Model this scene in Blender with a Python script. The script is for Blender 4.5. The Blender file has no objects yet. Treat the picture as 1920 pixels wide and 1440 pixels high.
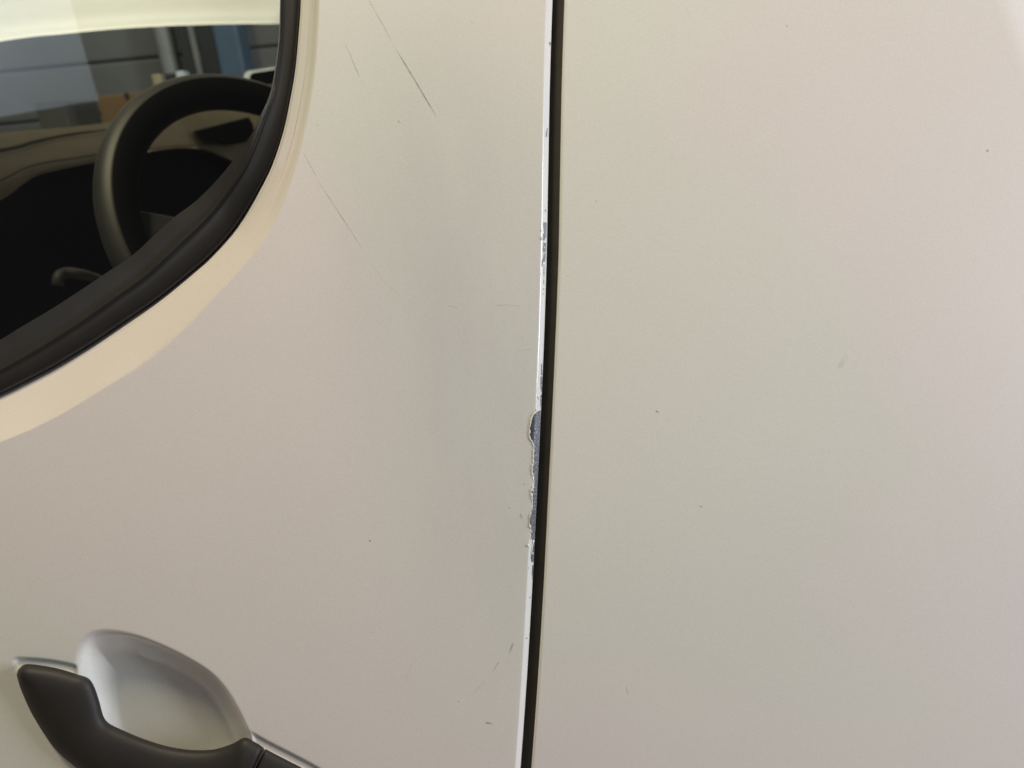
import bpy, bmesh, math
import numpy as np
from mathutils import Vector, Matrix

# ------------------------------------------------------------------ camera
F = 1920 * 26 / 36                      # focal length in photo pixels (26 mm equivalent phone lens)
PITCH, ROLL, CAM_H = math.radians(20), math.radians(5.5), 1.25
fw = np.array([0, math.cos(PITCH), -math.sin(PITCH)])
up0 = np.array([0, math.sin(PITCH), math.cos(PITCH)])
rt0 = np.array([1., 0, 0])
rt = rt0 * math.cos(ROLL) - up0 * math.sin(ROLL)
up = up0 * math.cos(ROLL) + rt0 * math.sin(ROLL)
CAM = np.array([0, 0, CAM_H])
RM = np.stack([rt, fw, up], 1)          # camera frame (right, depth, up) -> world

def W(p):                               # camera-frame metres -> world metres
    return np.asarray(p, float) @ RM.T + CAM

scene = bpy.context.scene
col = scene.collection
cd = bpy.data.cameras.new('camera')
cd.lens, cd.sensor_width, cd.clip_start, cd.clip_end = 26, 36, 0.02, 100
cd.dof.use_dof = True
cd.dof.focus_distance = 0.415
cd.dof.aperture_fstop = 9
cam = bpy.data.objects.new('camera', cd)
m = Matrix.Identity(4)
for i in range(3):
    m[i][0], m[i][1], m[i][2], m[i][3] = rt[i], up[i], -fw[i], CAM[i]
cam.matrix_world = m
col.objects.link(cam)
scene.camera = cam

# ------------------------------------------------------------------ world and lamps (an indoor workshop)
scene.view_settings.view_transform = 'Standard'
scene.view_settings.look = 'None'
scene.view_settings.exposure = -.17
scene.view_settings.gamma = 1
scene.cycles.use_denoising = True
scene.cycles.max_bounces = 8
scene.cycles.transparent_max_bounces = 16
wd = bpy.data.worlds.new('World')
scene.world = wd
wd.use_nodes = True
bg = wd.node_tree.nodes['Background']
bg.inputs[0].default_value = (0.93, 0.93, 0.95, 1)
bg.inputs[1].default_value = 0.09

def lamp(name, pos, aim, sx, sy, power, color, spread=180, roll=0):   # camera-frame position and aim
    l = bpy.data.lights.new(name, 'AREA')
    l.shape, l.size, l.size_y, l.energy, l.color = 'RECTANGLE', sx, sy, power, color
    l.spread = math.radians(spread)
    o = bpy.data.objects.new(name, l)
    p, a = Vector(W(pos)), Vector(W(aim))
    o.location = p
    o.rotation_euler = ((a - p).to_track_quat('-Z', 'Y').to_matrix() @ Matrix.Rotation(math.radians(roll), 3, 'Z')).to_euler()
    col.objects.link(o)
    return o

lamp('ceiling_tube_lamp', (-.75, -0.64, 2.2), (-.15, .42, 0), .6, .18, 68, (1, .86, .58))
lamp('overhead_fill_lamp', (.7, -1.3, 1.7), (0, .42, 0), 1.6, 1.2, 1.2, (.98, .96, .98))  # unseen soft source added overhead as general fill
lamp('open_doorway_daylight', (3.4, -0.72, .35), (0, .42, -.05), 1.0, 1.7, 143, (.89, .91, 1))
lamp('workshop_fill_lamp', (.3, -2.2, -.3), (0, .42, 0), 2.4, 1.6, 1.5, (1, .92, .89))
lamp('side_window_daylight', (-2.27, -1.54, 1.40), (-.26, .44, .18), .9, .9, 4.2, (.74, .84, 1), roll=36)
lamp('far_ceiling_lamp', (-1.4, 2.2, 2.6), (-1.6, 3.4, 1.0), .8, .8, 19, (.93, .97, 1))
lamp('headlining_fill_lamp', (-1.75, 2.8, .25), (-.6, 1.3, 1.02), .4, .4, 30, (1, .96, .87), 110)  # unseen low source added to brighten the headlining from below

# ------------------------------------------------------------------ helpers
def ray(px, py):
    return np.stack([(np.asarray(px, float) - 960) / F, np.ones_like(np.asarray(px, float)),
                     (720 - np.asarray(py, float)) / F], -1)

def P(px, py, depth):                   # world point seen at a photo position, at a depth along the view axis
    r = ray(px, py)
    return W(r * np.asarray(depth, float)[..., None])

def skin(x, z):                         # outer sheet-metal surface: depth over camera-frame x, z
    c = np.maximum(0, x * .93 + z * .36 - .332)
    return .416 - .07 * z + .22 * z * z + .10 * x * x + 9 * c * c

def skin_depth(px, py):
    r = ray(px, py)
    y = np.full(r.shape[:-1], .416)
    for _ in range(25):
        y = .5 * y + .5 * skin(np.clip(r[..., 0] * y, -.6, .45), np.clip(r[..., 2] * y, -.5, .5))
    return y

def S(px, py, off=0):                   # world point on the sheet metal, pushed in by off metres
    return P(px, py, skin_depth(px, py) + off)

def spline(pts, n):                     # Catmull-Rom, n samples evenly spaced along its length
    p = np.array(pts, float)
    p = np.vstack([2 * p[0] - p[1], p, 2 * p[-1] - p[-2]])
    t = np.linspace(0, 1, 40, endpoint=False)[:, None]
    out = []
    for i in range(1, len(p) - 2):
        a, b, c, d = p[i - 1], p[i], p[i + 1], p[i + 2]
        out.append(.5 * (2 * b + (c - a) * t + (2 * a - 5 * b + 4 * c - d) * t * t + (3 * b - a - 3 * c + d) * t ** 3))
    q = np.vstack(out + [p[-2][None]])
    s = np.r_[0, np.cumsum(np.linalg.norm(np.diff(q, axis=0), axis=1))]
    u = np.linspace(0, s[-1], n)
    return np.stack([np.interp(u, s, q[:, k]) for k in range(q.shape[1])], 1)

def graph(pts, py):                     # x of a spline that is a graph over y
    q = spline(pts, 1200)
    o = np.argsort(q[:, 1])
    return np.interp(py, q[o, 1], q[o, 0])

def obj(name, verts, faces, mat, parent=None, smooth=True, label=None):
    me = bpy.data.meshes.new(name)
    me.from_pydata([tuple(v) for v in np.asarray(verts, float)], [], [tuple(int(i) for i in f) for f in faces])
    me.update()
    if smooth:
        me.polygons.foreach_set('use_smooth', [True] * len(me.polygons))
    me.materials.append(mat)
    o = bpy.data.objects.new(name, me)
    col.objects.link(o)
    if parent is not None:
        o.parent = parent
    if label:
        o['label'] = label
    return o

def gridfaces(nr, nc, flip=False, wrap=False):
    i = np.arange(nr - 1)[:, None]
    j = np.arange(nc if wrap else nc - 1)[None, :]
    j2 = (j + 1) % nc
    a, b, c, d = i * nc + j, i * nc + j2, (i + 1) * nc + j2, (i + 1) * nc + j
    f = np.stack([a, d, c, b] if flip else [a, b, c, d], -1).reshape(-1, 4)
    return f

def grid(name, V, mat, parent=None, flip=False, wrap=False, thick=0, label=None):
    nr, nc = V.shape[:2]
    o = obj(name, V.reshape(-1, 3), gridfaces(nr, nc, flip, wrap), mat, parent, label=label)
    if thick:
        md = o.modifiers.new('thickness', 'SOLIDIFY')
        md.thickness, md.offset = thick, -1
    return o

def tube(path, r, n=8):                 # world path -> verts, faces
    path = np.asarray(path, float)
    k = len(path)
    r = np.broadcast_to(np.asarray(r, float), (k,))
    tg = np.gradient(path, axis=0)
    tg /= np.linalg.norm(tg, axis=1)[:, None] + 1e-12
    ref = np.array([0.13, -1, .21])
    a = np.cross(tg, ref); a /= np.linalg.norm(a, axis=1)[:, None]
    b = np.cross(tg, a)
    th = np.linspace(0, 2 * math.pi, n, endpoint=False)
    V = path[:, None] + r[:, None, None] * (np.cos(th)[None, :, None] * a[:, None] + np.sin(th)[None, :, None] * b[:, None])
    F_ = [tuple(f) for f in gridfaces(k, n, wrap=True)]
    F_ += [tuple(range(n - 1, -1, -1)), tuple((k - 1) * n + i for i in range(n))]
    return V.reshape(-1, 3), F_

def bevel_box(name, lo, hi, mat, parent=None, bev=.008, rot=None):
    bm = bmesh.new()
    bmesh.ops.create_cube(bm, size=1)
    lo, hi = np.array(lo, float), np.array(hi, float)
    for v in bm.verts:
        v.co = Vector((lo + hi) / 2 + np.array(v.co) * (hi - lo))
    bmesh.ops.bevel(bm, geom=bm.edges[:], offset=min(bev, (hi - lo).min() * .3), segments=2, affect='EDGES', profile=.6)
    me = bpy.data.meshes.new(name)
    bm.to_mesh(me); bm.free()
    me.materials.append(mat)
    o = bpy.data.objects.new(name, me)
    col.objects.link(o)
    if parent is not None:
        o.parent = parent
    return o

def empty(name, loc=(0, 0, 0)):
    o = bpy.data.objects.new(name, None)
    o.location = loc
    o.empty_display_size = .1
    col.objects.link(o)
    return o

def tag(o, label=None, cat=None, group=None, kind=None):
    for k, v in (('label', label), ('category', cat), ('group', group), ('kind', kind)):
        if v:
            o[k] = v
    return o

def sstep(a, b, x):
    t = np.clip((x - a) / (b - a), 0, 1)
    return t * t * (3 - 2 * t)

# ------------------------------------------------------------------ materials
def mat(name, color, rough=.5, metal=0, var=.06, scale=40, coat=0, coat_rough=.1, bump=0, bump_scale=400, spec=.5, fine=0, fine_scale=2600, detail=4):
    M = bpy.data.materials.new(name)
    M.use_nodes = True
    nt = M.node_tree
    b = nt.nodes['Principled BSDF']
    b.inputs['Roughness'].default_value = rough
    b.inputs['Metallic'].default_value = metal
    b.inputs['Specular IOR Level'].default_value = spec
    b.inputs['Coat Weight'].default_value = coat
    b.inputs['Coat Roughness'].default_value = coat_rough
    tc = nt.nodes.new('ShaderNodeTexCoord')
    n1 = nt.nodes.new('ShaderNodeTexNoise')
    n1.inputs['Scale'].default_value = scale
    n1.inputs['Detail'].default_value = detail
    nt.links.new(tc.outputs['Object'], n1.inputs['Vector'])
    rp = nt.nodes.new('ShaderNodeMapRange')
    rp.inputs[1].default_value, rp.inputs[2].default_value = .25, .75
    rp.inputs[3].default_value, rp.inputs[4].default_value = 1 - var, 1 + var
    nt.links.new(n1.outputs['Fac'], rp.inputs[0])
    val = rp.outputs[0]
    if fine:
        n2 = nt.nodes.new('ShaderNodeTexNoise')
        n2.inputs['Scale'].default_value = fine_scale
        n2.inputs['Detail'].default_value = 1
        nt.links.new(tc.outputs['Object'], n2.inputs['Vector'])
        r2 = nt.nodes.new('ShaderNodeMapRange')
        r2.inputs[1].default_value, r2.inputs[2].default_value = .25, .75
        r2.inputs[3].default_value, r2.inputs[4].default_value = 1 - fine, 1 + fine
        nt.links.new(n2.outputs['Fac'], r2.inputs[0])
        mu = nt.nodes.new('ShaderNodeMath'); mu.operation = 'MULTIPLY'
        nt.links.new(val, mu.inputs[0]); nt.links.new(r2.outputs[0], mu.inputs[1])
        val = mu.outputs[0]
    vm = nt.nodes.new('ShaderNodeVectorMath'); vm.operation = 'SCALE'
    vm.inputs[0].default_value = color
    nt.links.new(val, vm.inputs['Scale'])
    nt.links.new(vm.outputs[0], b.inputs['Base Color'])
    if bump:
        n3 = nt.nodes.new('ShaderNodeTexNoise')
        n3.inputs['Scale'].default_value = bump_scale
        nt.links.new(tc.outputs['Object'], n3.inputs['Vector'])
        bp = nt.nodes.new('ShaderNodeBump')
        bp.inputs['Strength'].default_value = bump
        bp.inputs['Distance'].default_value = .001
        nt.links.new(n3.outputs['Fac'], bp.inputs['Height'])
        nt.links.new(bp.outputs[0], b.inputs['Normal'])
    return M

def paint(name, smear=False):            # white car paint: soft warm / green-grey reflections tinted into its base colour, fine pearl grain, optional dirty rub
    M = mat(name, (1, 1, 1), .46, var=.012, scale=9, coat=.8, coat_rough=.15, fine=.065, fine_scale=1700, spec=.3)
    nt = M.node_tree
    b = nt.nodes['Principled BSDF']
    grain = b.inputs['Base Color'].links[0].from_socket
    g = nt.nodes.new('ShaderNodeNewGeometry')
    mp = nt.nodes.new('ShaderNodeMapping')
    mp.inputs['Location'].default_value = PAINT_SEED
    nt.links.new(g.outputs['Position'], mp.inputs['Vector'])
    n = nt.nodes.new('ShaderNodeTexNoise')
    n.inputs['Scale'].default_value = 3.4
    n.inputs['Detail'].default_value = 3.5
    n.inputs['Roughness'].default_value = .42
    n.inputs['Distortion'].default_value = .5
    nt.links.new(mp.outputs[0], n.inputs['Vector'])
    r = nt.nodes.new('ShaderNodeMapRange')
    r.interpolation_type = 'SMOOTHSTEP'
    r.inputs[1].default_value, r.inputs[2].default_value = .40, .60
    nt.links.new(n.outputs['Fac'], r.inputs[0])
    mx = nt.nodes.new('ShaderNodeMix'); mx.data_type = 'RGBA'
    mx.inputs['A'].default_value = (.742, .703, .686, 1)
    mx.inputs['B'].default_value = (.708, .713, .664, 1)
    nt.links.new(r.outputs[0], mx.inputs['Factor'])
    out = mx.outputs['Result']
    if smear:
        # a grey rubbed-in dirt streak: an upright soft band broken up by stretched noise
        m2 = nt.nodes.new('ShaderNodeMapping')
        m2.vector_type = 'TEXTURE'
        c = S(888., 610.)
        m2.inputs['Location'].default_value = tuple(c)
        m2.inputs['Rotation'].default_value = (0, math.radians(-4), 0)
        m2.inputs['Scale'].default_value = (.078, 1, .19)
        nt.links.new(g.outputs['Position'], m2.inputs['Vector'])
        ln = nt.nodes.new('ShaderNodeVectorMath'); ln.operation = 'MULTIPLY'
        ln.inputs[1].default_value = (1, 0, 1)
        nt.links.new(m2.outputs[0], ln.inputs[0])
        le = nt.nodes.new('ShaderNodeVectorMath'); le.operation = 'LENGTH'
        nt.links.new(ln.outputs[0], le.inputs[0])
        rr = nt.nodes.new('ShaderNodeMapRange'); rr.interpolation_type = 'SMOOTHERSTEP'
        rr.inputs[1].default_value, rr.inputs[2].default_value, rr.inputs[3].default_value, rr.inputs[4].default_value = 0, 1.5, 1, 0
        nt.links.new(le.outputs['Value'], rr.inputs[0])
        m3 = nt.nodes.new('ShaderNodeMapping')
        m3.inputs['Scale'].default_value = (38, 20, 9)
        nt.links.new(g.outputs['Position'], m3.inputs['Vector'])
        n4 = nt.nodes.new('ShaderNodeTexNoise'); n4.inputs['Scale'].default_value = 1; n4.inputs['Detail'].default_value = 5
        nt.links.new(m3.outputs[0], n4.inputs['Vector'])
        r4 = nt.nodes.new('ShaderNodeMapRange')
        r4.inputs[1].default_value, r4.inputs[2].default_value, r4.inputs[3].default_value, r4.inputs[4].default_value = .3, .75, .32, .58
        nt.links.new(n4.outputs['Fac'], r4.inputs[0])
        mm_ = nt.nodes.new('ShaderNodeMath'); mm_.operation = 'MULTIPLY'
        nt.links.new(rr.outputs[0], mm_.inputs[0]); nt.links.new(r4.outputs[0], mm_.inputs[1])
        m5 = nt.nodes.new('ShaderNodeMix'); m5.data_type = 'RGBA'
        m5.inputs['B'].default_value = (.515, .515, .53, 1)
        nt.links.new(mm_.outputs[0], m5.inputs['Factor'])
        nt.links.new(out, m5.inputs['A'])
        out = m5.outputs['Result']
    mul = nt.nodes.new('ShaderNodeVectorMath'); mul.operation = 'MULTIPLY'
    nt.links.new(out, mul.inputs[0]); nt.links.new(grain, mul.inputs[1])
    nt.links.new(mul.outputs[0], b.inputs['Base Color'])
    return M
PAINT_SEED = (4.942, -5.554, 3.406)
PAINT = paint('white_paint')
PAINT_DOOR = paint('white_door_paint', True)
RUBBER = mat('black_rubber', (.021, .0195, .019), .36, var=.12, scale=60, spec=.5)
SEAL = mat('gap_rubber', (.058, .054, .050), .7, var=.1, scale=90, spec=.2)
PLASTIC = mat('textured_black_plastic', (.024, .0222, .0215), .55, var=.08, scale=50, bump=.15, bump_scale=2500, spec=.3)
STEEL = mat('bare_grey_metal', (.105, .113, .132), .42, metal=.45, var=.28, scale=420, bump=.5, bump_scale=900)
PRIMER = mat('scuff_grey', (.17, .18, .20), .5, var=.4, scale=900)
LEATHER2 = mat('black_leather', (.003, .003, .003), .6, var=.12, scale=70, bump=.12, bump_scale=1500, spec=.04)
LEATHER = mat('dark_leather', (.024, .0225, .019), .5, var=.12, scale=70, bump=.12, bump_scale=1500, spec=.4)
BLACK = mat('black_trim', (.0045, .0045, .0045), .8, var=.1, scale=30, spec=.03)
CREAM = mat('cream_dash', (.165, .135, .09), .8, var=.10, scale=25, bump=.1, bump_scale=1500, spec=.08)
SEAM = mat('dash_seam', (.025, .018, .014), .7, var=.1)
LINING = mat('cream_headlining', (.82, .79, .66), .9, var=.02, scale=60, spec=.1, fine=.03, fine_scale=900)
SILVER = mat('silver_shell', (.62, .66, .68), .25, metal=.6, var=.03)
WALLM = mat('grey_wall_paint', (.15, .152, .145), .8, var=.06, scale=6, spec=.2)
GREYP = mat('grey_pipe', (.24, .245, .24), .5, var=.08, scale=20)
DARKP = mat('dark_post', (.035, .04, .042), .5, var=.15, scale=12)
BLUEP = mat('blue_post', (.075, .125, .185), .5, var=.12, scale=9)
CARD = mat('cardboard', (.2, .135, .07), .8, var=.08, scale=18, spec=.1)
DARKGREY = mat('dark_grey_matte', (.09, .09, .08), .6, var=.08, scale=9)
BEIGE = mat('beige_plastic', (.42, .37, .24), .5, var=.15, scale=60)
WHITE = mat('white_plastic', (.68, .72, .76), .4, var=.05, scale=40)
WOOD = mat('bench_wood', (.2, .14, .08), .7, var=.2, scale=20)
CONCRETE = mat('concrete', (.34, .29, .23), .8, var=.12, scale=5)

def glass_mat():
    M = bpy.data.materials.new('window_glass')
    M.use_nodes = True
    nt = M.node_tree
    nt.nodes.clear()
    o = nt.nodes.new('ShaderNodeOutputMaterial')
    mx = nt.nodes.new('ShaderNodeMixShader')
    tr = nt.nodes.new('ShaderNodeBsdfTransparent')
    tr.inputs[0].default_value = (.90, .93, .91, 1)
    gl = nt.nodes.new('ShaderNodeBsdfGlossy')
    gl.inputs['Roughness'].default_value = .01
    fr = nt.nodes.new('ShaderNodeFresnel')
    fr.inputs[0].default_value = 1.35
    nt.links.new(fr.outputs[0], mx.inputs[0])
    nt.links.new(tr.outputs[0], mx.inputs[1])
    nt.links.new(gl.outputs[0], mx.inputs[2])
    nt.links.new(mx.outputs[0], o.inputs[0])
    return M
GLASS = glass_mat()

def mark_mat(name, color, alpha):       # dirt and hairline scratches: broken, half-covering
    M = bpy.data.materials.new(name)
    M.use_nodes = True
    nt = M.node_tree
    b = nt.nodes['Principled BSDF']
    b.inputs['Base Color'].default_value = (*color, 1)
    b.inputs['Roughness'].default_value = .7
    tc = nt.nodes.new('ShaderNodeTexCoord')
    n = nt.nodes.new('ShaderNodeTexNoise')
    n.inputs['Scale'].default_value = 260
    n.inputs['Detail'].default_value = 3
    nt.links.new(tc.outputs['Object'], n.inputs['Vector'])
    r = nt.nodes.new('ShaderNodeMapRange')
    r.inputs[1].default_value, r.inputs[2].default_value = .3, .7
    r.inputs[3].default_value, r.inputs[4].default_value = alpha * .35, min(1, alpha * 1.5)
    nt.links.new(n.outputs['Fac'], r.inputs[0])
    nt.links.new(r.outputs[0], b.inputs['Alpha'])
    return M
MARK = mark_mat('dark_mark', (.25, .22, .195), .36)
HAIR = mark_mat('hairline_scratch', (.34, .31, .28), .25)
FAINT = mark_mat('faint_rub', (.42, .41, .39), .09)

# ------------------------------------------------------------------ photo-traced outlines of the car body
B1 = [(606, -380), (604, -150), (600, 0), (597, 67), (592, 133), (582, 200), (570, 260), (555, 318), (538, 370), (518, 417),
      (490, 460), (460, 497), (417, 545), (367, 600), (317, 647), (267, 686), (200, 727), (133, 767), (67, 802), (0, 830),
      (-100, 872), (-300, 950), (-600, 1040), (-900, 1105)]
B0 = [(570, -380), (567, -150), (563, 0), (560, 50), (553, 127), (543, 187), (530, 247), (510, 307), (487, 353), (457, 403),
      (430, 440), (393, 480), (367, 503), (300, 557), (233, 603), (167, 647), (100, 687), (33, 722), (0, 738),
      (-100, 783), (-300, 862), (-600, 952), (-900, 1017)]
B2 = [(532, -380), (528, -150), (525, 0), (523, 67), (517, 117), (507, 173), (490, 213), (467, 260), (440, 297), (407, 337),
      (367, 377), (327, 407), (290, 440), (250, 477), (200, 511), (160, 538), (100, 577), (33, 617), (0, 637),
      (-100, 690), (-300, 778), (-600, 872), (-900, 940)]
EDGE = [(1049, -380), (1043, -180), (1036, 0), (1031, 160), (1028, 320), (1025, 480), (1020, 640), (1012, 820), (1005, 960), (998, 1100),
        (988, 1270), (976, 1440), (960, 1640), (938, 1900)]
def gap_w(py):
    return np.interp(py, [-380, 0, 480, 640, 1100, 1440, 1900], [23, 22, 22, 21, 21, 20, 19])
def hem_w(py):
    return np.interp(py, [-380, 0, 480, 1100, 1900], [14, 13.5, 12.5, 11.5, 11])

car = empty('car', (0.0, .9, 0))
tag(car, 'white car with chipped door edge, black window seal and black door handle', 'car')

# empties that parent parts sit at their part; keep world positions by un-offsetting verts
def node(name, parent, loc):
    o = empty(name, np.array(loc) - (np.array(parent.matrix_world.translation) if False else OFF[parent]))
    o.parent = parent
    OFF[o] = np.array(loc, float)
    return o
OFF = {car: np.array([0., .9, 0])}
_obj = obj
def obj(name, verts, faces, mat_, parent=None, smooth=True, label=None):
    v = np.asarray(verts, float)
    if parent is not None:
        v = v - OFF[parent]
    o = _obj(name, v, faces, mat_, parent, smooth, label)
    if parent is not None:
        OFF[o] = OFF[parent]
    return o

# ------------------------------------------------------------------ driver's door: outer skin with handle cup and pressed groove
CUP = spline([(147, 1247), (150, 1223), (160, 1201), (178, 1188), (207, 1185), (250, 1193), (300, 1211), (350, 1235), (393, 1262),
              (423, 1294), (447, 1333), (462, 1364), (472, 1388), (466, 1420), (430, 1450), (350, 1470), (250, 1455), (185, 1405),
              (156, 1330), (148, 1280), (147, 1247)], 260)
GROOVE_A = spline([(10, 1240), (28, 1236), (45, 1235.5), (90, 1239), (130, 1246), (150, 1252)], 60)
GROOVE_B = spline([(466, 1372), (500, 1391), (545, 1414), (590, 1438), (650, 1475), (700, 1530)], 60)

def dist_poly(q, poly, closed):
    a = poly[:-1]; b = poly[1:]
    d = np.full(len(q), 1e9)
    for i in range(len(a)):
        ab = b[i] - a[i]
        t = np.clip(((q - a[i]) @ ab) / (ab @ ab + 1e-12), 0, 1)
        d = np.minimum(d, np.linalg.norm(q - (a[i] + t[:, None] * ab), axis=1))
    if not closed:
        return d
    ins = np.zeros(len(q), bool)
    for i in range(len(a)):
        x1, y1 = a[i]; x2, y2 = b[i]
        c = (y1 > q[:, 1]) != (y2 > q[:, 1])
        xi = x1 + (q[:, 1] - y1) / (y2 - y1 + 1e-12) * (x2 - x1)
        ins ^= c & (q[:, 0] < xi)
    return np.where(ins, d, -d)

rows = np.unique(np.r_[np.arange(-380, 1130, 6.), np.arange(1130, 1500, 2.), np.arange(1500, 1905, 10.)])
cols_px = np.unique(np.r_[np.arange(-900, -60, 30.), np.arange(-60, 640, 2.4), np.arange(640, 961, 8.), 968.])
u = (cols_px + 900) / (968 + 900)
xl = graph(B1, rows)
xl = np.where(rows > 1105, -900, xl)
ed = graph(EDGE, rows)
hw = hem_w(rows)
PX = xl[:, None] + u[None] * ((ed - hw) - xl)[:, None]
PY = np.repeat(rows[:, None], len(u), 1)
OFFS = np.zeros_like(PX)
sel = (PY > 1150) & (PY < 1540) & (PX > -40) & (PX < 760)
q = np.stack([PX[sel], PY[sel]], 1)
d = dist_poly(q, CUP, True)
# rounded lip, steep wall, dished floor
soft = np.interp(q[:, 0], [150, 200, 420, 470], [9, 7, 5, 3.])
dd = np.where(d > soft, d, np.where(d < -soft, 0, (d + soft) ** 2 / (4 * soft)))
t = np.clip(dd / np.interp(q[:, 0], [150, 215, 260], [110, 80, 46]), 0, 1)
cup = .0175 * (1 - (1 - t) ** 2.3)
def below(poly, lo, hi):                # signed distance to a pressed line, positive on the handle's side
    yl = np.interp(q[:, 0], poly[:, 0], poly[:, 1])
    dl = dist_poly(q, poly, False)
    end = sstep(lo, lo + 14, q[:, 0]) * sstep(hi, hi - 14, q[:, 0])
    return np.where(q[:, 1] > yl, dl, -dl), end
gr = 0
for poly, lo, hi in ((GROOVE_A[np.argsort(GROOVE_A[:, 0])], 22, 175), (GROOVE_B, 452, 690)):
    sd, end = below(poly, lo, hi)
    gr = gr + .0016 * sstep(-4.5, 3.5, sd) * (1 - sstep(9, 26, sd)) * end
gr = gr * sstep(0, -8, d)
OFFS[sel] = cup + gr
th = np.linspace(0, math.pi / 2, 10)[1:]
HS = np.array([.05, .1, .16, .22, .3, .4, .55, .7, .82, .9, .95, .98, 1.])
def hem_prof(s_):                       # tight bend, then a steep chamfer, rounded over at the back
    b = .28
    y_ = np.where(s_ < b, s_ * s_ / (2 * b), s_ - b / 2) * .0036
    return y_
HX = np.concatenate([PX, (ed - hw)[:, None] + hw[:, None] * HS[None], ed[:, None] - .2 + np.zeros((1, 3))], 1)
HY = np.repeat(rows[:, None], HX.shape[1], 1)
HO = np.concatenate([OFFS, np.repeat(hem_prof(HS)[None], len(rows), 0),
                     np.repeat(np.array([[.0050, .008, .013]]), len(rows), 0)], 1)
door = empty('driver_door', W((-.15, .43, 0)) - OFF[car]); door.parent = car
OFF[door] = W((-.15, .43, 0))
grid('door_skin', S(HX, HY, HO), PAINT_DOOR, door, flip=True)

def hem_off(px, py):                    # depth offset of the rolled hem along the door's edge
    s = np.clip((px - (graph(EDGE, py) - hem_w(py))) / hem_w(py), 0, 1)
    return hem_prof(s)

# window return flange, painted: from the skin's crease inwards to the rubber
def matched(A, B, n):
    def piece(C, lo, hi):
        c = spline(C, 2400)
        return c
    a, b = spline(A, 2400), spline(B, 2400)
    def cut(c):
        i0 = int(np.argmin(np.abs(c[:, 1]) + (c[:, 0] < 400) * 1e6))
        i1 = int(np.argmin(np.abs(c[:, 0])))
        return i0, i1
    def resample(c, n0, n1, n2):
        i0, i1 = cut(c)
        out = []
        for lo, hi, k in ((0, i0, n0), (i0, i1, n1), (i1, len(c) - 1, n2)):
            seg = c[lo:hi + 1]
            s = np.r_[0, np.cumsum(np.linalg.norm(np.diff(seg, axis=0), axis=1))]
            w = np.linspace(0, s[-1], k)
            out.append(np.stack([np.interp(w, s, seg[:, 0]), np.interp(w, s, seg[:, 1])], 1)[:-1 if hi < len(c) - 1 else None])
        return np.vstack(out)
    n0, n1 = int(n * .18), int(n * .6)
    return resample(a, n0, n1, n - n0 - n1), resample(b, n0, n1, n - n0 - n1)

N = 420
a1, a0 = matched(B1, B0, N)
N = len(a1)
T = np.unique(np.r_[np.linspace(0, .25, 14), np.linspace(.25, 1, 40)])
w = sstep(575, 470, a1[:, 0])[:, None]          # 0 at the upright right side, 1 along the sill
t = T[None]
fil = .30 * (1 - w) + w * np.interp(a1[:, 0], [120, 330], [.025, .12])[:, None]
ramp = np.where(t < fil, t * t / (2 * fil), t - fil / 2)
right_prof = .0085 * np.clip(ramp / (.46 - .15), 0, 1) + .0012 * np.clip((t - .5) / .5, 0, 1) - .0002 * np.exp(-((t - .52) / .05) ** 2)
sill_prof = .0205 * ramp - .0006 * np.exp(-((t - .90) / .022) ** 2) + .0012 * sstep(.93, 1, t)
lip = -.0003 * np.exp(-((t - .93) / .035) ** 2) + .002 * sstep(.96, 1, t)
FO = right_prof * (1 - w) + sill_prof * w + lip * (1 - .6 * w)
FX = a1[:, None, 0] * (1 - t) + a0[:, None, 0] * t
FY = a1[:, None, 1] * (1 - t) + a0[:, None, 1] * t
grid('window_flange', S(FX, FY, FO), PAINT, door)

# rubber seal: rounded outer body, raised ridge, wiper lip against the glass
a0b, a2 = matched(B0, B2, 420)
T2 = np.linspace(-.03, 1, 130)[None]
tr = np.interp(a2[:, 0], [-100, 140, 300, 440, 480, 530], [.42, .50, .56, .68, .84, .97])[:, None]
k = T2 / tr
RB = .0108 * (1 - w) + .0178 * w
body = RB - .0035 * np.sqrt(np.clip(1 - (2 * np.clip(k, 0, 1) - 1) ** 2, 0, 1)) * (1 - .3 * k)
ridge = -.0024 * np.exp(-(np.abs(T2 - tr) / .065) ** 1.8)
k2 = np.clip((T2 - tr) / (1 - tr + 1e-6), 0, 1)
RO = np.where(T2 <= tr, body, RB + .0058 * k2 ** 1.2) + ridge * sstep(0.02, .12, 1 - tr)
RO = np.where(T2 <= 0, RB + .006 * (-T2 / .03), RO)
RX = a0b[:, None, 0] * (1 - T2) + a2[:, None, 0] * T2
RY = a0b[:, None, 1] * (1 - T2) + a2[:, None, 1] * T2
RX = np.concatenate([RX, RX[:, -1:] + .2], 1); RY = np.concatenate([RY, RY[:, -1:] + .2], 1)
RO = np.concatenate([RO, np.full((len(RO), 1), .0285)], 1)
grid('window_seal', S(RX, RY, RO), RUBBER, door)

# glass pane, running under the wiper lip
gy = np.linspace(-380, 940, 60)
gx = graph(B2, gy) + 34
GU = np.linspace(0, 1, 40)[None]
grid('window_pane', S(-900 + (gx[:, None] + 900) * GU, np.repeat(gy[:, None], 40, 1) + 4, .0262), GLASS, door, flip=True, thick=.0035)

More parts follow.
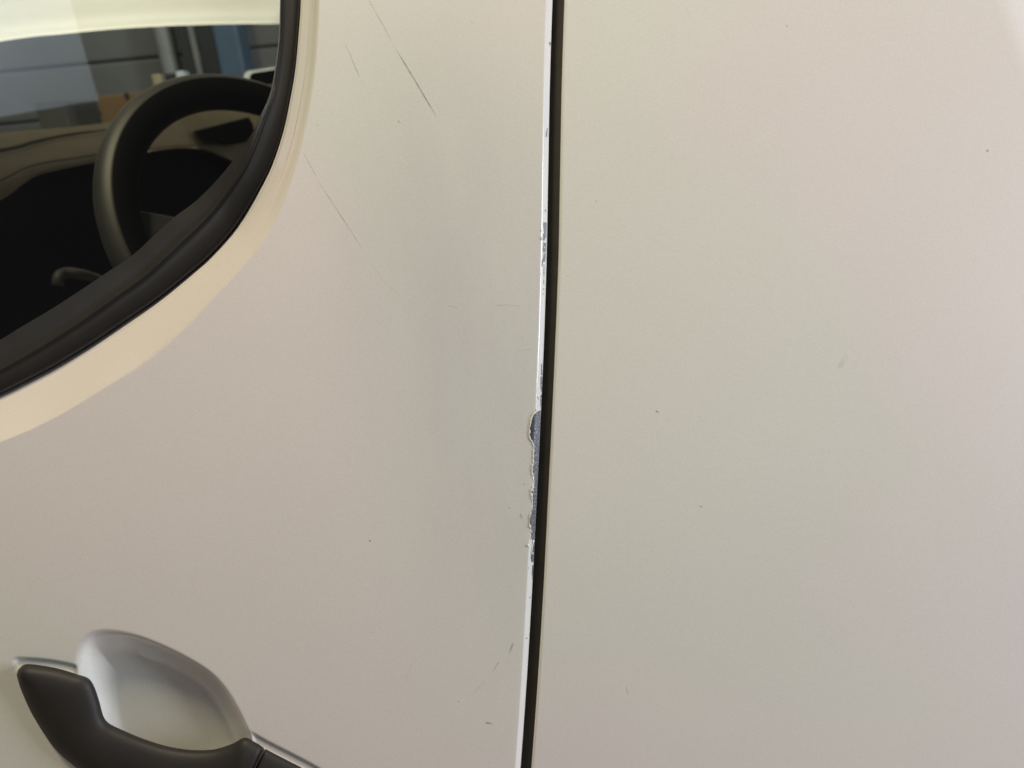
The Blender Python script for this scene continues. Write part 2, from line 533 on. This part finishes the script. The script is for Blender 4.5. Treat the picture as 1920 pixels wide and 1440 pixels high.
# ------------------------------------------------------------------ door handle: grip arching over the cup, and its rear cap
def band(name, pairs, crown, base, parent, n=90, tilt=0, endcap=(.5, .5), mat_=None, tuck=0):
    L = spline([p[0] for p in pairs], n * 4)
    U = spline([p[1] for p in pairs], n * 4)
    kk = len(pairs)
    # keep the pairing: sample both splines at the pair parameter
    def param(pts):
        p = np.array(pts, float)
        c = spline(pts, 3000)
        idx = [int(np.argmin(((c - v) ** 2).sum(1))) for v in p]
        s = np.interp(np.linspace(0, kk - 1, n), np.arange(kk), idx)
        i = np.arange(3000)
        return np.stack([np.interp(s, i, c[:, 0]), np.interp(s, i, c[:, 1])], 1)
    L, U = param([p[0] for p in pairs]), param([p[1] for p in pairs])
    s = np.linspace(0, 1, n)
    e = np.ones(n)
    if endcap[0]:
        e *= np.sqrt(np.clip(1 - (1 - np.clip(s / endcap[0], 0, 1)) ** 2, 0, 1))
    if endcap[1]:
        e *= np.sqrt(np.clip(1 - (1 - np.clip((1 - s) / endcap[1], 0, 1)) ** 2, 0, 1))
    ph = np.linspace(0, math.pi, 22)
    tt = .5 - .5 * np.cos(ph)
    bul = np.sin(ph) ** .72
    fx = L[:, None] * (1 - tt[None, :, None]) + U[:, None] * tt[None, :, None]
    off = base - crown * e[:, None] * bul[None] * (1 + tilt * (tt[None] - .5))
    # underside
    t3 = tt[::-1][1:-1]
    bx_ = L[:, None] * (1 - t3[None, :, None]) + U[:, None] * t3[None, :, None]
    boff = base + np.repeat((.0035 * np.sin(ph[::-1][1:-1]))[None], n, 0)
    X = np.concatenate([fx, bx_], 1); O = np.concatenate([off, boff], 1)
    V = S(X[..., 0], X[..., 1], O)
    nc = V.shape[1]
    faces = [tuple(f) for f in gridfaces(n, nc, wrap=True)]
    faces += [tuple(range(nc - 1, -1, -1)), tuple((n - 1) * nc + i for i in range(nc))]
    return obj(name, V.reshape(-1, 3), faces, mat_ or PLASTIC, parent)

band('handle_grip', [((31, 1265), (33, 1256)), ((34, 1277), (48, 1245.5)), ((38, 1290), (78, 1247.5)), ((46, 1310), (112, 1254)),
                     ((54, 1328), (145, 1264)), ((63, 1345), (166, 1272)), ((80, 1373), (177, 1288)), ((105, 1407), (186, 1314)),
                     ((143, 1440), (199, 1351)), ((196, 1474), (235, 1371)), ((262, 1504), (277, 1388)), ((330, 1522), (318, 1400)),
                     ((380, 1528), (360, 1406)), ((412, 1528), (400, 1405)), ((428, 1526), (434, 1395)), ((433, 1522), (459, 1383)),
                     ((436, 1516), (480, 1392)), ((438, 1510), (496, 1402.5))],
     .0135, .0022, door, n=130, tilt=-.35, endcap=(.10, .03))
band('handle_cap', [((440, 1511), (498, 1404)), ((462, 1530), (512, 1411.5)), ((500, 1556), (540, 1426)), ((548, 1572), (567, 1440)),
                    ((600, 1580), (610, 1466)), ((640, 1575), (645, 1500)), ((660, 1558), (662, 1540))],
     .0105, .0012, door, n=50, tilt=-.35, endcap=(.06, .3))

# ------------------------------------------------------------------ paint chips on the hem, flaked edges, scratches and specks
def chip(name, rows_, mat_, rim=None, lift=-.00018, label=None, nc=7, rag=.5, seed=0):
    r = np.array(rows_, float)
    py = np.arange(r[0, 0], r[-1, 0] + .01, .8)
    rng = np.random.default_rng(seed + int(r[0, 0]))
    l = np.interp(py, r[:, 0], r[:, 1]) + rng.normal(0, rag * .5, len(py))
    rr = np.maximum(l + .5, np.interp(py, r[:, 0], r[:, 2]) + rng.normal(0, rag * .25, len(py)))
    rr = np.minimum(rr, graph(EDGE, py) - .25)
    l = np.minimum(l, rr - .3)
    uu = np.linspace(0, 1, nc)[None]
    X = l[:, None] * (1 - uu) + rr[:, None] * uu
    Y = np.repeat(py[:, None], nc, 1)
    o = grid(name, S(X, Y, hem_off(X, Y) + lift), mat_, door, flip=True, label=label)
    if rim:
        lw = np.convolve(np.pad(l, 1, mode='edge'), [.25, .5, .25], 'valid')
        k = len(py)
        rad = rim * (.55 + .45 * np.clip(1 + .7 * np.convolve(rng.normal(0, 1, k + 6), np.ones(7) / 2.6, 'valid'), 0, 2))
        V, Fc = tube(S(lw - .3, py, hem_off(lw - .3, py) - .0001), rad, 7)
        obj('paint_flake_edge', V, Fc, PAINT, o)
    return o

chip('paint_chip', [(770, 1010, 1014.5), (772, 1005.5, 1014.4), (777, 1000, 1014), (787, 996, 1013.7), (800, 993.5, 1013), (817, 993, 1012), (823, 994, 1012),
                    (828, 998, 1012), (834, 1000.5, 1012), (843, 1001, 1011.5), (860, 999.5, 1010.5), (868, 1000.5, 1010), (873, 999, 1010),
                    (878, 996.8, 1009.4), (887, 998, 1009), (894, 999, 1008.6), (905, 1001, 1008), (915, 999.5, 1007.5), (920, 996, 1007.2), (927, 995, 1007),
                    (937, 997, 1006.5), (947, 998, 1006), (955, 996.5, 1005.6), (962, 995.5, 1005.2), (972, 993, 1004.8), (985, 993, 1004), (990, 994, 1003.8),
                    (1000, 994.6, 1003.2), (1011, 995, 1002.5), (1013, 996, 1002.5)], STEEL, rim=.0003,
     label='bare grey metal where the paint has flaked off the door edge', rag=1.0)
for pts in ([(893, 999), (900, 1000), (905, 1000.5), (910, 999.5), (914, 998)], [(925, 997), (932, 997), (940, 997.5), (947, 998), (953, 997.5)],
            [(1013, 999.5), (1019, 999), (1025, 998), (1034, 996.5), (1040, 996)], [(918, 999), (921, 998.5), (923, 999.5)]):
    p = np.array(pts)
    V, Fc = tube(S(p[:, 1], p[:, 0], hem_off(p[:, 1], p[:, 0]) - .0002), np.linspace(.0005, .0003, len(p)), 7)
    obj('paint_flake', V, Fc, PAINT, door)
_r = np.random.default_rng(8)
for py_ in np.r_[_r.uniform(880, 962, 9), _r.uniform(962, 1085, 8), _r.uniform(700, 772, 4), _r.uniform(428, 520, 5)]:
    hw_ = float(hem_w(py_)); e_ = float(graph(EDGE, py_))
    x_ = e_ - hw_ * _r.uniform(.15, .95) if py_ < 800 or py_ > 1012 else e_ - hw_ * _r.uniform(.55, .92)
    yy = py_ + np.linspace(0, _r.uniform(2, 7), 6)
    xx = x_ + np.cumsum(_r.normal(0, .35, 6))
    V, Fc = tube(S(xx, yy, hem_off(xx, yy) - .0002), _r.uniform(.0002, .0005) * np.array([.4, .9, 1, .8, .9, .3]), 6)
    obj('paint_flake', V, Fc, PAINT, door)
V, Fc = tube(S(*np.array([(994.5, 782), (991, 795), (989.5, 808), (989, 816), (991, 823)]).T, -.00003), .00016, 7)
obj('lifted_paint_edge', V, Fc, PAINT, door)
for k, rws in enumerate([
        [(682, 1015, 1016.5), (700, 1014.3, 1016.5), (704, 1014.5, 1017)], [(706, 1013.8, 1017), (722, 1013.5, 1016.6), (735, 1014.5, 1016.3)],
        [(740, 1014, 1016), (752, 1013.4, 1015.6), (764, 1014, 1015.2)],
        [(1016, 1000, 1002.4), (1030, 999, 1001.8), (1036, 997.5, 1001.5)], [(1038, 996, 1001), (1046, 995, 1000.5), (1054, 997, 1000)],
        [(1060, 998, 1000), (1075, 997.5, 999.4), (1086, 998, 999)]]):
    chip('paint_chip', rws, STEEL, seed=k)
for k, rws in enumerate([
        [(417, 1018.6, 1025.5), (424, 1019.4, 1025), (436, 1020.5, 1024.6), (446, 1021.5, 1024.4)], [(438, 1018.5, 1020.5), (444, 1018.8, 1022.5), (451, 1018.3, 1021.5)],
        [(455, 1019.6, 1024.4), (466, 1018, 1024), (474, 1018.6, 1023)], [(475, 1020, 1023.5), (484, 1018.2, 1022.8), (491, 1017.5, 1022)],
        [(487, 1016.6, 1018.2), (494, 1015.8, 1017.8), (500, 1015.2, 1017)], [(496, 1019.8, 1021), (512, 1019.6, 1020.8), (520, 1020, 1020.9)],
        [(524, 1019.3, 1020.5), (534, 1019.4, 1020.4)], [(541, 1018.6, 1020.2), (543.4, 1018.8, 1020)], [(550, 1018.2, 1020), (552.4, 1018.6, 1019.8)],
        [(393, 1022, 1024), (397, 1022, 1024)], [(79, 1030.2, 1032.4), (82, 1029.8, 1032.6), (86, 1031.2, 1032.4)], [(240, 1026, 1027.4), (250, 1024, 1026), (257, 1023.6, 1026)],
        [(1119, 992.6, 994.6), (1121.6, 992.6, 994.6)], [(1195.6, 986.4, 988.8), (1198.4, 986.4, 988.8)]]):
    chip('paint_chip', rws, PRIMER, seed=40 + k, nc=5)

qp = None
def scratch(name, pts, width, mat_, parent, n=40, taper=True):
    c = spline(pts, n)
    tg = np.gradient(c, axis=0); tg /= np.linalg.norm(tg, axis=1)[:, None]
    nm = np.stack([-tg[:, 1], tg[:, 0]], 1)
    s = np.linspace(0, 1, n)
    wv = width * (np.clip(np.minimum(s, 1 - s) * 6, .12, 1) if taper else 1) * np.ones(n)
    X = c[:, None] + nm[:, None] * (np.array([-.5, 0, .5])[None, :, None] * wv[:, None, None])
    return grid(name, S(X[..., 0], X[..., 1], -.00012 + (.0010 if parent is qp else 0)), mat_, parent, flip=False)

for pts, wd_, mm in (
        ([(688, -8), (702, 18), (722, 54), (742, 92)], 1.5, HAIR), ([(740, 88), (762, 124), (782, 157), (802, 191), (820, 221)], 2.3, MARK),
        ([(645, 78), (652, 92), (660, 110)], 1.3, HAIR), ([(658, 106), (667, 128), (675, 147)], 1.8, HAIR), ([(674, 146), (684, 162), (697, 189)], 1.1, FAINT),
        ([(568, 285), (582, 310), (596, 338)], 1.3, HAIR), ([(594, 336), (622, 378), (652, 424), (681, 469)], 1.6, HAIR), ([(684, 474), (716, 522), (757, 561)], 1.2, FAINT),
        ([(840, 572), (850, 575), (860, 577)], 3, FAINT), ([(925, 573), (950, 572), (982, 575)], 3, FAINT), ([(968, 660), (985, 656), (1002, 654)], 2, FAINT),
        ([(963, 1204), (959, 1214), (954, 1227)], 3, MARK), ([(936, 1240), (931, 1248), (924, 1260)], 2, HAIR), ([(912, 1275), (903, 1284), (888, 1299)], 2, FAINT),
        ([(910, 1355), (918, 1356), (925, 1359)], 3.4, MARK), ([(976, 962), (977, 968), (979, 973)], 3, HAIR), ([(979, 936), (978, 948), (981, 958)], 1.5, FAINT),
        ([(1012 - 60, 951), (957, 953)], 2, HAIR), ([(982, 906), (984, 910)], 3, HAIR), ([(858, 1314), (861, 1316)], 3, HAIR), ([(692, 1013), (695, 1015)], 3, MARK),
        ([(746, 225), (750, 232)], 3, HAIR), ([(880, 40), (892, 44)], 3, FAINT), ([(593, 232), (597, 236)], 3, HAIR),
        ([(780, 1230), (765, 1262), (762, 1280)], 1.5, FAINT)):
    scratch('scratch', pts, wd_, mm, door, n=16)

# ------------------------------------------------------------------ rubber in the gap and the rear quarter panel
prow = np.arange(-380, 1905, 12.)
pe = graph(EDGE, prow)
pg = gap_w(prow)
gapu = np.linspace(-14, 0, 3)
GX = np.stack([pe - 16, pe - 6, pe + 2, pe + pg * .5, pe + pg - 1, pe + pg + 10, pe + pg + 18], 1)
GO = np.tile(np.array([.012, .0095, .0085, .0080, .0085, .0095, .012]), (len(prow), 1))
seal = grid('gap_seal', S(GX, np.repeat(prow[:, None], 7, 1), GO), SEAL, car, flip=True)

rows = np.unique(np.r_[np.arange(-380, 1905, 8.)])
pe = graph(EDGE, rows) + gap_w(rows)
th = np.linspace(math.pi / 2, 0, 8)
hw2 = 4.6
fx = np.concatenate([np.zeros(2), hw2 * (1 - np.sin(th))])
fo = np.concatenate([[.014, .007], .0026 * (1 - np.cos(th))])
rest = np.unique(np.r_[np.linspace(hw2 + 3, 30, 6), np.arange(45, 800, 14.), np.arange(800, 1700, 8.)])
QX = pe[:, None] + np.concatenate([fx, rest])[None]
QO = .0010 + np.concatenate([fo, .0000 * rest])[None] + np.zeros((len(rows), 1))
qp = empty('rear_quarter_panel', W((.15, .43, 0)) - OFF[car]); qp.parent = car
OFF[qp] = W((.15, .43, 0))
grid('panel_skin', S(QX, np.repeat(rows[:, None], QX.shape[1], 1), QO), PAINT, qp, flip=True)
for pts, wd_, mm in (([(1229, 770), (1235, 773)], 2.6, MARK), ([(1311, 948), (1318, 951)], 2.2, HAIR), ([(1850, 281), (1853.5, 284)], 4, MARK),
                     ([(1572, 690), (1580, 680), (1588, 664)], 9, FAINT), ([(1174, 1285), (1176, 1296), (1178, 1304)], 1.8, HAIR), ([(1474, 47), (1477, 50)], 3, HAIR),
                     ([(1117, 376), (1119, 379)], 2.6, HAIR), ([(1063, 516), (1066, 519)], 3, FAINT), ([(1284, 948), (1287, 950)], 2, FAINT)):
    scratch('scratch', pts, wd_, mm, qp, n=6)

# ------------------------------------------------------------------ steering wheel
wc = np.array([-.2565, .8232, .1681]); ty, tx, WR = .7577, .3033, .19
a_ = np.array([math.sin(ty), math.cos(ty), 0])
n_ = np.array([math.cos(ty), -math.sin(ty), 0])
b_ = np.array([0, 0, 1.]) * math.cos(tx) - n_ * math.sin(tx)
nn = np.cross(a_, b_); nn = nn if nn @ n_ > 0 else -nn       # towards the driver
wheel = empty('steering_wheel', W(wc) - OFF[car]); wheel.parent = car
OFF[wheel] = W(wc)
def ring(rc, rad_r, rad_n, noff, name, mat_, n=120, m_=18, a0_=0, a1_=2 * math.pi, p0=None, p1=0):
    th = np.linspace(a0_, a1_, n, endpoint=abs(a1_ - a0_) < 6.2)
    part_ = p0 is not None
    ph = np.linspace(p0, p1, m_) if part_ else np.linspace(0, 2 * math.pi, m_, endpoint=False)
    d_ = np.cos(th)[:, None] * a_ + np.sin(th)[:, None] * b_
    V = wc + d_[:, None] * (rc + rad_r * np.cos(ph))[None, :, None] + nn * (noff + rad_n * np.sin(ph))[None, :, None]
    f = [tuple(x) for x in gridfaces(n, m_, wrap=not part_)]
    if abs(a1_ - a0_) > 6.2:
        f += [((n - 1) * m_ + j, (n - 1) * m_ + (j + 1) % m_, (j + 1) % m_, j) for j in range(m_ - 1 if part_ else m_)]
    return obj(name, W(V.reshape(-1, 3)), f, mat_, wheel)
PS = math.radians(64)
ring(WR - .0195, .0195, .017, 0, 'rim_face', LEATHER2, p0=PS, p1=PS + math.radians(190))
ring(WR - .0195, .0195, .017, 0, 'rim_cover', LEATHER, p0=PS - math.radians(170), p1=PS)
ring(WR - .0195 + .0193 * math.cos(PS), .0011, .0011, .0168 * math.sin(PS), 'stitch_seam', SEAM, m_=6)
def wp(x, y, n=0):
    return W(wc + a_ * x + b_ * y + nn * n)
def slab(name, outline, n0, n1, mat_, bev=.004):
    bm = bmesh.new()
    top = [bm.verts.new(wp(x, y, n1) - OFF[wheel]) for x, y in outline]
    bot = [bm.verts.new(wp(x, y, n0) - OFF[wheel]) for x, y in outline]
    bm.faces.new(top); bm.faces.new(bot[::-1])
    for i in range(len(top)):
        j = (i + 1) % len(top)
        bm.faces.new((top[j], top[i], bot[i], bot[j]))
    bmesh.ops.recalc_face_normals(bm, faces=bm.faces[:])
    bmesh.ops.bevel(bm, geom=bm.edges[:], offset=bev, segments=3, affect='EDGES', profile=.6)
    me = bpy.data.meshes.new(name); bm.to_mesh(me); bm.free()
    me.materials.append(mat_)
    for p_ in me.polygons: p_.use_smooth = True
    o = bpy.data.objects.new(name, me); col.objects.link(o); o.parent = wheel
    return o
for sgn in (-1, 1):
    slab('spoke', [(sgn * x, y) for x, y in ((.165, .004), (.06, .002), (.05, -.055), (.10, -.065), (.168, -.042))], -.022, -.006, PLASTIC)
slab('spoke', [(-.02, -.05), (.02, -.05), (.018, -.165), (-.018, -.165)], -.022, -.006, PLASTIC)
hubo = spline([(.075, 0), (.062, .04), (0, .052), (-.062, .04), (-.075, 0), (-.068, -.045), (-.03, -.075), (.03, -.075), (.068, -.045), (.075, 0)], 40)[:-1]
slab('hub_pad', hubo, -.035, .008, PLASTIC, bev=.008)

# ------------------------------------------------------------------ dashboard
def loft(name, rows_, mat_, parent, n=70, m_=8, thick=0, flip=True, label=None):
    R = [spline(r, n) for r in rows_]                  # each row: (px, py, depth)
    R = np.stack(R)                                    # rows x n x 3
    tt = np.linspace(0, len(R) - 1, (len(R) - 1) * m_ + 1)
    out = np.empty((len(tt), n, 3))
    Rp = np.concatenate([2 * R[:1] - R[1:2], R, 2 * R[-1:] - R[-2:-1]])
    for i_, v in enumerate(tt):
        k_ = min(int(v), len(R) - 2); f_ = v - k_
        a, b, c, d = Rp[k_], Rp[k_ + 1], Rp[k_ + 2], Rp[k_ + 3]
        out[i_] = .5 * (2 * b + (c - a) * f_ + (2 * a - 5 * b + 4 * c - d) * f_ ** 2 + (3 * b - a - 3 * c + d) * f_ ** 3)
    return grid(name, P(out[..., 0], out[..., 1], out[..., 2]), mat_, parent, flip=flip, thick=thick, label=label)

dash = empty('dashboard', P(150., 300., 1.1) - OFF[car]); dash.parent = car
OFF[dash] = P(150., 300., 1.1)
xs = [-320, -140, 0, 45, 90, 187, 265, 333, 383, 430, 520, 640]
def row(ys, ds):
    return [(x, y, dd_) for x, y, dd_ in zip(xs, ys, ds)]
D0_ = np.array([.98, 1.04, 1.10, 1.13, 1.16, 1.24, 1.34, 1.46, 1.56, 1.64, 1.76, 1.9])
r0 = row([300, 276, 258, 254, 250, 240, 226, 208, 194, 182, 165, 150], D0_ + .16)
r1 = row([292, 268, 250, 246, 242, 232, 218, 198, 184, 174, 160, 148], D0_ + .06)
r2 = row([335, 308, 284, 273, 263, 247, 238, 232, 228, 226, 220, 215], D0_ - .03)
r3 = row([390, 350, 316, 300, 289, 270, 262, 258, 259, 264, 262, 262], D0_ - .09)
r4 = row([460, 402, 350, 323, 308, 292, 279, 271, 274, 293, 330, 380], D0_ - .12)
r5 = row([500, 432, 372, 340, 320, 299, 284, 274, 278, 299, 345, 400], D0_ - .115)
r6 = row([504, 435, 374, 342, 322, 301, 286, 276, 280, 301, 347, 402], D0_ - .05)
loft('dash_pad', [r0, r1, r2, r3, r4, r5, r6], CREAM, dash)
sm = spline([(-320, 335, .94), (0, 282, 1.06), (60, 267, 1.10), (120, 254, 1.15), (187, 245, 1.20), (225, 241, 1.25)], 60)
V, Fc = tube(P(sm[:, 0], sm[:, 1], sm[:, 2] - .005), np.interp(np.linspace(0, 1, 60), [0, .5, .85, 1], [.0032, .0032, .0022, .0006]), 8)
obj('pad_seam', V, Fc, SEAM, dash)
sm = spline([(-320, 440, .857), (-140, 386, .917), (0, 338, .977), (45, 316, 1.007), (90, 304, 1.037), (187, 289, 1.117)], 60)
V, Fc = tube(P(sm[:, 0], sm[:, 1], sm[:, 2] - .001), .0011, 8)
obj('pad_seam', V, Fc, SEAM, dash)
# lower dash and footwell, black
l0 = [(x, y + 1, dd_) for (x, y, dd_) in r6]
l1 = [(x, y + 60, dd_ + .10) for (x, y, dd_) in r6]
l2 = [(x, 760 + 0 * y, dd_ + .10) for (x, y, dd_) in r6]
l3 = [(x, 1150 + 0 * y, dd_ - .05) for (x, y, dd_) in r6]
loft('lower_dash', [l0, l1, l2, l3], BLACK, dash, m_=4)
# side air vent: black wedge-shaped opening with a lip
vo = np.array([(363, 246), (466, 219.5), (474, 232), (477, 248), (462, 266), (424, 273.5), (408, 268), (390, 260)], float)
bm = bmesh.new()
vf = [bm.verts.new(P(x, y, 1.40) - OFF[dash]) for x, y in vo]
vb = [bm.verts.new(P(x, y, 1.62) - OFF[dash]) for x, y in vo]
bm.faces.new(vf[::-1])
for i in range(len(vf)):
    j = (i + 1) % len(vf)
    bm.faces.new((vf[i], vf[j], vb[j], vb[i]))
me = bpy.data.meshes.new('air_vent'); bm.to_mesh(me); bm.free(); me.materials.append(BLACK)
o = bpy.data.objects.new('air_vent', me); col.objects.link(o); o.parent = dash
# column stalk low beside the wheel
sm = spline([(108, 536, .86), (110, 520, .86), (122, 512, .87), (150, 514, .88), (180, 522, .90), (240, 545, .93)], 30)
V, Fc = tube(P(sm[:, 0], sm[:, 1], sm[:, 2]), np.linspace(.007, .005, 30), 8)
obj('column_stalk', V, Fc, PLASTIC, dash)

# headlining over the far side of the cabin
e0 = [(-320, 118, 1.35), (0, 64, 1.52), (117, 51, 1.60), (233, 41, 1.66), (367, 35, 1.72), (523, 33.5, 1.78), (720, 38, 1.8)]
em = [(x, y - 1, dd_ + .02) for x, y, dd_ in e0]
e1 = [(x, y - 12, dd_ - .035) for x, y, dd_ in e0]
e2 = [(x, y - 45, dd_ - .125) for x, y, dd_ in e0]
e3 = [(x, y - 160, dd_ - .40) for x, y, dd_ in e0]
e4 = [(x, y - 420, dd_ - .72) for x, y, dd_ in e0]
loft('headlining', [em, e0, e1, e2, e3, e4], LINING, car, thick=.012)

# far door mirror: silver shell, black face
mo = empty('door_mirror', P(500., 150., 1.86) - OFF[car]); mo.parent = car
OFF[mo] = P(500., 150., 1.86)
ml = np.array([(457, 140), (462, 134), (480, 131), (520, 125), (580, 120), (600, 140), (590, 178), (540, 176), (500, 170), (466, 158), (458, 152)], float)
cpt = ml.mean(0)
def plate(name, outline, d0, d1, mat_, parent):
    bm = bmesh.new()
    A = [bm.verts.new(P(x, y, d0) - OFF[parent]) for x, y in outline]
    B = [bm.verts.new(P(x, y, d1) - OFF[parent]) for x, y in outline]
    bm.faces.new(A[::-1]); bm.faces.new(B)
    for i in range(len(A)):
        j = (i + 1) % len(A)
        bm.faces.new((A[i], A[j], B[j], B[i]))
    bmesh.ops.recalc_face_normals(bm, faces=bm.faces[:])
    bmesh.ops.bevel(bm, geom=bm.edges[:], offset=.003, segments=2, affect='EDGES')
    me = bpy.data.meshes.new(name); bm.to_mesh(me); bm.free(); me.materials.append(mat_)
    o = bpy.data.objects.new(name, me); col.objects.link(o); o.parent = parent
    return o
plate('mirror_shell', ml, 1.86, 1.93, SILVER, mo)
plate('mirror_face', (ml - cpt) * np.array([.90, .88]) + cpt + np.array([5, 1.2]), 1.845, 1.87, BLACK, mo)

# ------------------------------------------------------------------ workshop seen through the car
def hit(px, py, Y):                      # world point where a photo position meets the plane y = Y
    r = W(ray(float(px), float(py))) - CAM
    return CAM + r * (Y / r[1])
WY = 3.6
def struct(o):
    o['kind'] = 'structure'
    return o
wallp = hit(200, 120, WY)
def panel_box(name, x0, x1, z0, z1, y0, y1, m_, parent=None, bev=.006):
    o = bevel_box(name, np.array([x0, y0, z0]) - (OFF[parent] if parent else 0), np.array([x1, y1, z1]) - (OFF[parent] if parent else 0), m_, parent, bev)
    return o
gw = empty('garage_wall', (wallp[0], WY, 0)); gw['kind'] = 'structure'
OFF[gw] = np.array([wallp[0], WY, 0.])
panel_box('wall_core', -5.2, 1.6, 0, 3.4, WY + .03, WY + .2, DARKGREY, gw)
zj = [0, hit(120, 222, WY)[2] - .62, hit(120, 222, WY)[2], hit(200, 116, WY)[2], hit(200, 116, WY)[2] + .62, hit(200, 116, WY)[2] + 1.24]
for a, b in zip(zj[:-1], zj[1:]):
    panel_box('wall_panel', -5.2, 1.6, a + .004, b - .004, WY, WY + .05, WALLM, gw, .010)
fl = bevel_box('garage_floor', (-5.2, -2.5, -.1), (3, WY + .2, -.001), CONCRETE)
fl['kind'] = 'structure'

def post(name, pxl, pxr, py, Y, dpt, m_, label, cat, top=3.3, bottom=0, **k):
    l, r = hit(pxl, py, Y), hit(pxr, py, Y)
    o = bevel_box(name, (0, 0, 0), (r[0] - l[0], dpt, top - bottom), m_, None, .015)
    o.location = (l[0], Y, bottom)
    tag(o, label, cat)
    return o
post('blue_post', 403, 452, 88, WY - .35, .14, BLUEP, 'blue steel post behind the top of the steering wheel', 'post')
dp = empty('dark_post', (hit(367, 88, WY - .2)[0], WY - .2, 0)); OFF[dp] = np.array(dp.location)
l, r = hit(337, 88, WY - .2), hit(403, 88, WY - .2)
panel_box('post_body', l[0], r[0], 0, 3.3, WY - .2, WY - .06, DARKP, dp, .01)
l, r = hit(361, 88, WY - .21), hit(372, 88, WY - .21)
panel_box('pale_strip', l[0], r[0], 0, 3.3, WY - .225, WY - .198, GREYP, dp, .005)
tag(dp, 'dark steel post with a pale vertical strip, beside the blue post', 'post')
pp = [hit(309, 80, WY - .12)] * 2
zs = np.linspace(0, 3.3, 14)
px0 = hit(309, 80, WY - .12)
V, Fc = tube(np.stack([np.full(14, px0[0]), np.full(14, WY - .12), zs], 1), .036, 16)
pipe = obj('wall_pipe', V, Fc, GREYP)
tag(pipe, 'grey vertical pipe on the workshop wall left of the dark post', 'pipe')

def seen_box(name, pxl, pxr, pyt, pyb, Y, dpt, m_, label, cat, bev=.006):
    c = (pxl + pxr) / 2
    l, r, t_, b_2 = hit(pxl, (pyt + pyb) / 2, Y), hit(pxr, (pyt + pyb) / 2, Y), hit(c, pyt, Y), hit(c, pyb, Y)
    o = bevel_box(name, (0, 0, 0), (r[0] - l[0], dpt, t_[2] - b_2[2]), m_, None, bev)
    o.location = (l[0], Y, b_2[2])
    tag(o, label, cat)
    return o, b_2[2]
BY = WY - .75
o, zb = seen_box('cardboard_box', 190, 300, 174, 262, BY, .3, CARD, 'brown cardboard box on the bench behind the steering wheel rim', 'box')
zt = zb
tape = bevel_box('box_tape', (.10, -.002, (hit(245, 174, BY)[2] - zb) * .86), (.115, .0, (hit(245, 174, BY)[2] - zb) * 1.0), SEAM, None, .0005)
tape.parent = o
def on_bench(name, pxl, pxr, pyt, Y, dpt, m_, label, cat, zbase=None):
    l, r = hit(pxl, pyt + 15, Y), hit(pxr, pyt + 15, Y)
    t_ = hit((pxl + pxr) / 2, pyt, Y)
    o = bevel_box(name, (0, 0, 0), (r[0] - l[0], dpt, t_[2] - zt), m_, None, .006)
    o.location = (l[0], Y, zt)
    tag(o, label, cat)
    return o
on_bench('reflection_gap_block', 66, 122, 188, BY + .05, .25, DARKGREY, 'dark grey block standing for a gap in the window reflection, left of the cardboard box, above the dashboard', 'block')  # dark block added where the bluish window reflection has a gap
on_bench('beige_tool', 286, 303, 139, BY + .32, .05, BEIGE, 'small beige object on the bench just above the wheel rim', 'tool')
on_bench('white_tub', 331, 347, 133, BY + .34, .06, WHITE, 'small white tub on the bench left of the dark post', 'tub')
on_bench('dark_clamp', 306, 330, 137, BY + .36, .05, DARKP, 'small dark object between the beige object and the white tub', 'tool')
bx0, bx1 = hit(-150, 250, BY)[0], hit(420, 250, BY)[0]
wb = empty('workbench', ((bx0 + bx1) / 2, BY + .25, 0)); OFF[wb] = np.array(wb.location)
panel_box('bench_top', bx0, bx1, zt - .05, zt - .001, BY - .05, BY + .55, WOOD, wb)
for xx in (bx0 + .06, bx1 - .12):
    for yy in (BY, BY + .45):
        panel_box('leg', xx, xx + .06, 0, zt - .051, yy, yy + .06, DARKP, wb)
tag(wb, 'wooden workbench behind the dashboard carrying the cardboard box', 'workbench')
